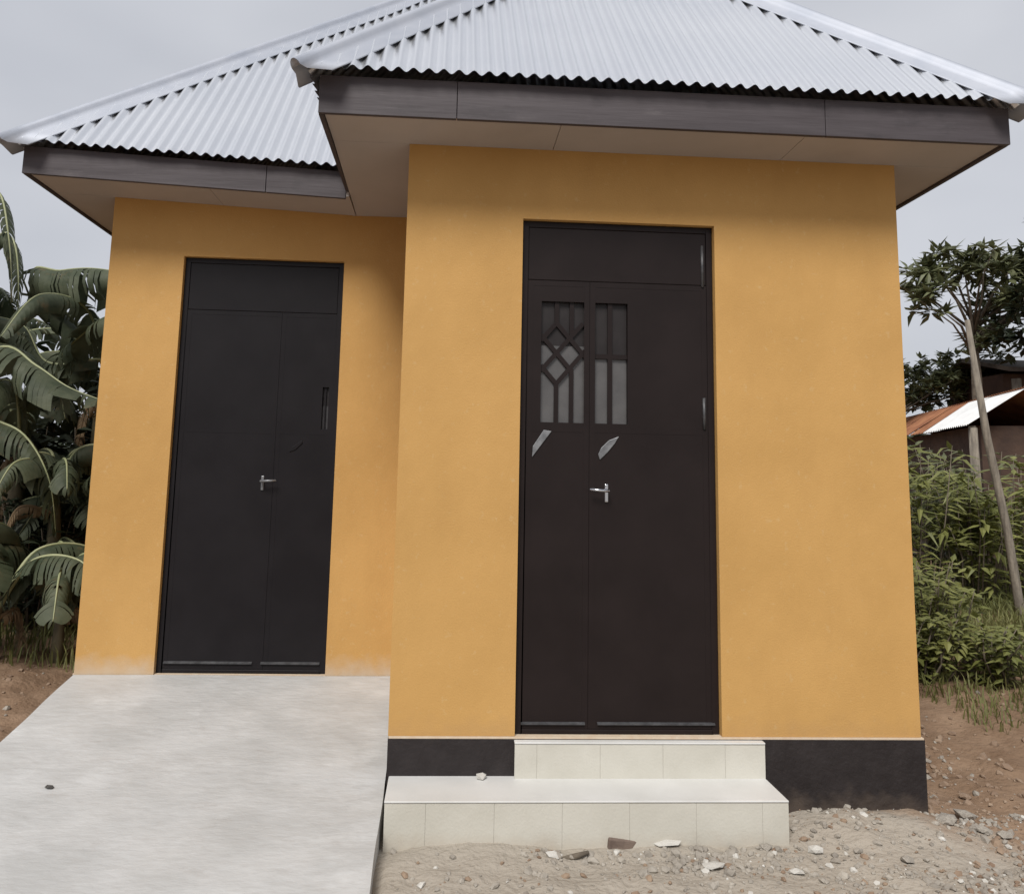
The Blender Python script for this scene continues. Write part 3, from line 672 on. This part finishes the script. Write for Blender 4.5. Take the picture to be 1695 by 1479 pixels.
# banana plants on the left
def banana_leaf(parent, pts, width, seed, dry=False, tear=0.35, hang=0.6):
    """pts: midrib points; two blade halves torn into strips that hang from it"""
    rr = random.Random(seed); P = [Vector(p) for p in pts]
    def ev(t):
        k = t*(len(P)-1); i = min(int(k), len(P)-2); f = k-i
        p0 = P[max(i-1,0)]; p1 = P[i]; p2 = P[i+1]; p3 = P[min(i+2,len(P)-1)]
        return 0.5*((2*p1)+(p2-p0)*f+(2*p0-5*p1+4*p2-p3)*f*f+(3*p1-p0-3*p2+p3)*f*f*f)
    m = MB(); n = 30; pl = [ev(i/n) for i in range(n+1)]
    m.tube(pl, [0.016*(1-i/n)+0.003 for i in range(n+1)], 6, 1)
    for sg in (-1, 1):
        hangk = hang + rr.uniform(-.2, .2); gap = False
        for i in range(2, n):
            t0, t1 = i/n, (i+1)/n
            w0 = width*0.5*math.sin(PI*min(1, t0*0.94+0.06))**0.55; w1 = width*0.5*math.sin(PI*min(1, t1*0.94+0.06))**0.55
            if rr.random() < tear: hangk = min(1.5, max(0.05, hang + rr.uniform(-.45, .55))); shrink = rr.uniform(0.2, 0.75)
            else: shrink = 0.0
            tg = (pl[i+1]-pl[i]).normalized(); sd_ = tg.cross(Vector((0,0,1)))
            if sd_.length < 0.05: sd_ = Vector((1,0,0))
            sd_ = sd_.normalized()*sg
            prev0, prev1 = pl[i], pl[i+1]
            for j in range(1, 5):
                f = j/4; ang = hangk*f*1.35
                def pt(c, w, back):
                    r_ = w*f; return c + sd_*r_*math.cos(ang*0.8) - Vector((0,0,1))*r_*math.sin(ang) + tg*(0.22*r_ + back*f)
                q0 = pt(pl[i], w0, shrink*0.5*(pl[i+1]-pl[i]).length); q1 = pt(pl[i+1], w1, -shrink*(pl[i+1]-pl[i]).length)
                m.quad(prev0, prev1, q1, q0, 0); prev0, prev1 = q0, q1
    return m.build('leaf', [M['drybanana'] if dry else M['banana'], M['drybanana'] if dry else M['midrib']], parent, smooth=True, fix=True)
def banana(base, h, r, label, leaves, nrand, seed, droop=0.9, ll=1.7, ndry=3, wide=1.0):
    rr = random.Random(seed); root = empty('banana_plant', base); b = Vector(base); top = b + Vector((rr.uniform(-.08,.08), rr.uniform(-.08,.08), h))
    m = MB(); m.tube([b-Vector((0,0,.1)), b.lerp(top,.35), b.lerp(top,.75), top], [r*1.25, r, r*.75, r*.45], 12); m.build('pseudostem', M['pseudostem'], root, smooth=True)
    for k, (pts, w, hang) in enumerate(leaves): banana_leaf(root, [top]+[Vector(p) for p in pts], w, seed*31+k, hang=hang)
    for k in range(nrand):
        a = rr.uniform(0, 2*PI); el = rr.uniform(0.5, 1.2); l_ = ll*rr.uniform(.75, 1.1); d = Vector((math.cos(a), math.sin(a), 0))
        p1 = top + d*l_*0.3*math.cos(el) + Vector((0,0,l_*0.34*math.sin(el)+0.05)); p2 = p1 + d*l_*0.36 + Vector((0,0,l_*0.05*(1-droop))); p3 = p2 + d*l_*0.22 - Vector((0,0,l_*0.30*droop))
        banana_leaf(root, [top-Vector((0,0,.08)), p1, p2, p3], rr.uniform(.38,.55)*wide, seed*77+k, hang=rr.uniform(.5,1.1))
    for k in range(ndry):
        a = rr.uniform(0, 2*PI); d = Vector((math.cos(a), math.sin(a), 0)); s = top - Vector((0,0,rr.uniform(.1,.4)*h))
        p1 = s + d*0.28*min(1, h) + Vector((0,0,.05)); p2 = s + d*0.38*min(1, h) - Vector((0,0,.4*min(1.2, h*.7))); p3 = s + d*0.34*min(1, h) - Vector((0,0,.9*min(1.2, h*.7)))
        banana_leaf(root, [s, p1, p2, p3], .25, seed*91+k, dry=True, hang=1.3, tear=.6)
    tag(root, label, 'banana plant', 'banana plants left of the building'); return root
gzv = lambda x, y: ground_z(x, y)-0.02
bx = [(-4.25, 3.1), (-3.35, 4.5), (-4.9, 4.4), (-3.75, 5.6), (-5.6, 6.2), (-3.15, 3.3), (-3.75, 3.75)]
banana((bx[0][0], bx[0][1], gzv(*bx[0])), 2.1, 0.11, 'banana plant at the left edge whose broad pale-ribbed leaf reaches towards the yellow wall',
       [([pix(0, 575, 3.0), pix(60, 605, 2.9), pix(112, 640, 2.85), pix(168, 662, 2.8)], 0.60, 0.65), ([pix(-60, 330, 3.1), pix(-5, 315, 3.0), pix(14, 390, 2.9), pix(20, 500, 2.9)], 0.30, 1.2),
        ([pix(-20, 690, 3.0), pix(40, 720, 2.95), pix(80, 790, 2.9), pix(92, 880, 2.9)], 0.5, 1.0)], 5, 5, ndry=3)
banana((bx[1][0], bx[1][1], gzv(*bx[1])), 2.6, 0.12, 'banana plant behind, its torn leaf hanging in strips below the eave',
       [([pix(60, 455, 4.3), pix(100, 448, 4.2), pix(150, 444, 4.1), pix(215, 452, 4.0)], 0.95, 1.45), ([pix(105, 590, 4.2), pix(140, 550, 4.1), pix(185, 520, 4.0), pix(230, 520, 3.9)], 0.5, 0.7),
        ([pix(80, 600, 4.4), pix(40, 540, 4.4), pix(-20, 520, 4.4)], 0.6, 1.0)], 5, 9)
banana((bx[2][0], bx[2][1], gzv(*bx[2])), 2.9, 0.12, 'tall banana plant farther left with brown dry leaves along its stem', [([pix(-10, 400, 4.0), pix(20, 395, 3.9), pix(30, 450, 3.85), pix(28, 540, 3.85)], 0.35, 1.3)], 8, 13, ndry=6)
banana((bx[3][0], bx[3][1], gzv(*bx[3])), 2.3, 0.11, 'banana plant in the shade close behind the left wall corner', [], 9, 21)
banana((bx[4][0], bx[4][1], gzv(*bx[4])), 2.8, 0.12, 'farthest banana plant at the back of the clump', [], 8, 33)
banana((bx[5][0], bx[5][1], gzv(*bx[5])), 1.25, 0.07, 'young banana plant with low leaves beside the left wall',
       [([pix(110, 790, 3.3), pix(135, 800, 3.2), pix(165, 780, 3.1), pix(200, 775, 3.0)], 0.36, 0.8), ([pix(90, 900, 3.3), pix(110, 890, 3.2), pix(150, 930, 3.1), pix(165, 1000, 3.1)], 0.3, 1.0)], 7, 41, ll=1.0, ndry=1)
banana((bx[6][0], bx[6][1], gzv(*bx[6])), 1.75, 0.09, 'half-grown banana plant between the taller stems in deep shade', [], 9, 47, ll=1.3, ndry=4)
# low plants and dark shrubs under the bananas
k = 0
for (x, y, h, sd_, lb) in ((-2.72, 2.55, .45, 61, 'small banana sucker at the foot of the left wall'), (-3.12, 2.35, .5, 62, 'small banana sucker in front of the clump, right of the left edge'), (-3.45, 2.3, .55, 63, 'small banana sucker at the left edge of the picture'), (-3.05, 3.75, .9, 64, 'knee-high banana sucker in the shade behind the small ones')):
    banana((x, y, gzv(x, y)), h, 0.045, lb, [], 6, sd_, ll=1.15, ndry=2, wide=.85)
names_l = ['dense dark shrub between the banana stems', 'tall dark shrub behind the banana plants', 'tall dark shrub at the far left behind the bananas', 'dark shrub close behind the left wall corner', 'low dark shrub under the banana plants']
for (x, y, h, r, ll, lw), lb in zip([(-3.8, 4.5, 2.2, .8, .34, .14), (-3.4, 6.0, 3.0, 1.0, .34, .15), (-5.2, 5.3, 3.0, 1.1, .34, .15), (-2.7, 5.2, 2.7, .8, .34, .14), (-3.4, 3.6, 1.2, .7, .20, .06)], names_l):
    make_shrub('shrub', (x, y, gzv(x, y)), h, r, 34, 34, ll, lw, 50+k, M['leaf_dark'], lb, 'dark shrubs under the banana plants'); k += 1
# right: tree with tufts of long leaves, a lower tree behind, shrubs, weeds
tb = (10.3, 10.4, ground_z(10.3, 10.4)-0.05)
make_tree('tree', tb, [tb, (10.35, 10.4, 1.6), (10.3, 10.3, 3.2), (10.2, 10.2, 4.4)], [0.13, 0.11, 0.09, 0.05],
          [(pix(1595, 440, 10), (.95, 1.0, .30)), (pix(1655, 490, 10), (.60, .9, .55)), (pix(1525, 495, 9.8), (.42, .7, .55)), (pix(1545, 440, 9.9), (.45, .7, .35)), (pix(1685, 425, 10.2), (.6, .6, .35)), (pix(1650, 570, 10.2), (.55, .7, .45)), (pix(1780, 450, 10.4), (1.0, 1.1, .9))],
          215, 0.33, 0.105, 15, 5, M['leaf'], 'tall tree with tufts of long leaves standing right of the building', nbranch=30)
tb = (8.6, 11.5, ground_z(8.6, 11.5)-0.05)
make_tree('tree', tb, [tb, (8.6, 11.5, 1.0), (8.7, 11.5, 2.4)], [0.09, 0.07, 0.04], [(pix(1555, 625, 11.5), (.55, .7, .55)), (pix(1520, 650, 11.5), (.5, .6, .35)), (pix(1610, 640, 11.5), (.6, .6, .4)), (pix(1490, 620, 11.5), (.3, .4, .4))],
          170, 0.20, 0.09, 16, 6, M['leaf'], 'low round tree showing above the rusty shed roof')
tb = (10.6, 9.0, ground_z(10.6, 9.0)-0.05)
make_tree('tree', tb, [tb, (10.6, 9, 1.5), (10.5, 9, 3.2)], [0.14, 0.11, 0.07], [(pix(1700, 540, 9.0), (.6, .8, .7)), (pix(1790, 420, 9.0), (1.0, 1.0, .9))], 110, 0.24, 0.10, 15, 8, M['leaf_dark'], 'dark dense tree at the right edge above the mud house')
names_r = ['bright green weed bush nearest the building on the clay bank', 'green leafy bush at the right edge of the clay bank', 'long-leaved green shrub below the rusty shed roof', 'yellow-green shrub around the foot of the leaning pole', 'green shrub right of the leaning pole', 'low green bush in the middle of the thicket', 'olive shrub before the mud wall of the shed', 'green thicket shrub behind the leaning pole', 'shrub at the back of the thicket by the building corner']
for i, ((x, y, h, r, ll, lw, mt), lb) in enumerate(zip([(3.72, 1.95, .50, .38, .10, .05, 'weed'), (4.30, 1.70, .42, .42, .10, .05, 'weed'), (5.2, 4.4, 1.75, .6, .30, .055, 'weed'), (5.85, 4.3, 1.45, .55, .24, .06, 'weed'), (6.5, 4.5, 1.6, .6, .20, .07, 'weed'), (4.25, 2.6, .75, .5, .12, .06, 'weed'), (6.1, 5.6, 1.6, .7, .18, .07, 'leaf'), (7.0, 5.8, 1.8, .7, .20, .07, 'leaf'), (4.6, 4.6, 1.2, .5, .16, .06, 'leaf')], names_r)):
    make_shrub('shrub', (x, y, gzv(x, y)), h, r, 26, 26, ll, lw, 90+i, M[mt], lb, 'green shrubs right of the building')
# grass tufts along the foot of the thicket
rr = random.Random(77); m = MB()
def blade(x, y, h):
    z = ground_z(x, y)-0.01; a = rr.uniform(0, 2*PI); d = Vector((math.cos(a), math.sin(a), 0)); s = Vector((-d.y, d.x, 0))*rr.uniform(.003,.006)
    b = Vector((x, y, z)); k = b + d*h*0.2 + Vector((0,0,h*0.65)); e = b + d*h*0.55 + Vector((0,0,h*0.9))
    m.quad(b-s, b+s, k+s*.8, k-s*.8); m.tri(k-s*.8, k+s*.8, e)
n = 0
while n < 14000:
    x = rr.uniform(3.2, 7.5); y = rr.uniform(0.8, 6.0)
    t = y - max(1.15, 1.5 - 2.0*(x-3.5)) + noise.noise(Vector((x*1.7, y*1.7, 4)))*0.45
    if t < 0: 
        if rr.random() > 0.01: continue
    blade(x, y, rr.uniform(.05, .14)+.16*sm(t, 0, .9)*rr.random()); n += 1
n = 0
while n < 2500:
    x = rr.uniform(-5, -2.45); y = rr.uniform(2.0, 4.6)
    if y < 2.25 + noise.noise(Vector((x*2, y*2, 4)))*0.4: continue
    blade(x, y, rr.uniform(.08, .25)); n += 1
tag(m.build('grass', M['grass']), 'green grass at the foot of the thickets', 'grass', kind='stuff')

# ------------------------------------------------------------------ shed, house and poles on the right
ed = Vector((-0.293, -0.956, 0)); us = Vector((0.956, -0.293, 0)); E0 = Vector((7.58, 6.72, 2.05))
def shedp(a, s, z=0.0): return E0 - ed*a + us*s + Vector((0, 0, z))     # a: away from the camera along the eave, s: across
shed = empty('shed', (7.9, 8.4, ground_z(7.9, 8.4)))
tag(shed, 'low mud-walled shed with a rusty corrugated roof beyond the building', 'shed')
def sheet(a0, a1, s0, s1, z0, z1, mt, name='roofing_sheet', pitch=0.09, parent=shed):
    m = MB(); n = int((a1-a0)/pitch*6)
    for i in range(n):
        u0 = a0+(a1-a0)*i/n; u1 = a0+(a1-a0)*(i+1)/n; h0 = .012*math.cos(2*PI*u0/pitch); h1 = .012*math.cos(2*PI*u1/pitch)
        m.quad(shedp(u0, s0, z0+h0), shedp(u1, s0, z0+h1), shedp(u1, s1, z1+h1), shedp(u0, s1, z1+h0))
    return m.build(name, mt, parent, smooth=True)
for k in range(6): 
    a0 = 2.15+0.72*k; sheet(a0, a0+0.76, R.uniform(-.03,.03), 0.75, 0.004*k, 0.52+0.004*k, M['rust'])
sheet(-0.02, 1.3, 0.0, 0.75, 0.0, 0.51, M['whitesheet']); sheet(1.25, 2.22, 0.02, 0.75, -0.006, 0.52, M['whitesheet'])
for k in range(5): sheet(-0.1+1.3*k, 1.25+1.3*k, 1.75, 0.73, 0.02, 0.53, M['rust'])
m = MB()
for a0, a1, s0, s1 in ((0.35, 6.6, 0.28, 1.7),):
    c = [shedp(a0, s0), shedp(a1, s0), shedp(a1, s1), shedp(a0, s1)]
    m.prism([(p.x, p.y, -0.5) for p in c], (0, 0, 2.56))
m.build('wall', M['mud'], shed, fix=True)
m = MB(); q = shedp(0.12, 0.10); m.tube([(q.x, q.y, -0.4), (q.x, q.y, 2.04)], 0.05, 8); m.build('post', M['wood'], shed, smooth=True)
hb = empty('mud_house', (12.0, 10.8, -0.1)); tag(hb, 'dark mud-walled house with a low eave at the right edge', 'house')
m = MB(); m.box(10.75, 15.0, 10.2, 11.8, -0.6, 3.3); m.build('wall', M['mud'], hb)
m = MB(); m.prism([(10.5, 9.7, 3.28), (10.5, 11.0, 3.62), (10.5, 12.1, 3.28), (10.5, 12.1, 3.34), (10.5, 11.0, 3.70), (10.5, 9.7, 3.36)], (5.8, 0, 0)); m.build('roof', M['thatch'], hb, fix=True)
m = MB(); q = pix(1683, 640, 9.9); m.tube([(q.x, 9.9, -0.3), (q.x, 9.9, 3.17)], 0.08, 8); m.build('post', M['wood'], hb, smooth=True)
a = pix(1601, 530, 3.7); b = pix(1692, 1030, 3.5); c = b + (b-a)*0.12
m = MB(); m.tube([c, b, a.lerp(b, .7)+Vector((.02, 0, 0)), a.lerp(b, .4)+Vector((-.015, 0, 0)), a], [0.046, 0.044, 0.038, 0.036, 0.026], 9); o = m.build('pole', M['wood'], smooth=True); tag(o, 'leaning weathered wooden pole before the shed', 'pole')
a = pix(1612, 708, 5.9); m = MB(); m.tube([(a.x+.03, 5.9, -0.3), (a.x+.01, 5.9, .9), (a.x, 5.9, a.z)], [0.05, 0.045, 0.04], 9); o = m.build('pole', M['wood'], smooth=True); tag(o, 'shorter upright wooden pole left of the leaning one', 'pole')
# wood far behind, one mass
rr = random.Random(99); m = MB()
for _ in range(5200):
    x = rr.uniform(-45, 60); y = 28 + 0.1*abs(x) + rr.uniform(0, 8); hmax = 3.2 + 1.6*noise.noise(Vector((x*.16, 0, 0))) + noise.noise(Vector((x*.7, 3, 0)))
    z = rr.random()**0.7*max(1.0, hmax)
    for _k in range(5):
        d = rdir(rr, -.4, .8); leaf_faces(m, Vector((x, y, z)) + rdir(rr)*0.35, d, Vector((0,0,1)), rr.uniform(.4,.8), rr.uniform(.25,.45))
tag(m.build('distant_wood', M['leaf_dark']), 'far dark green wood closing the view behind the buildings', 'wood', kind='stuff')
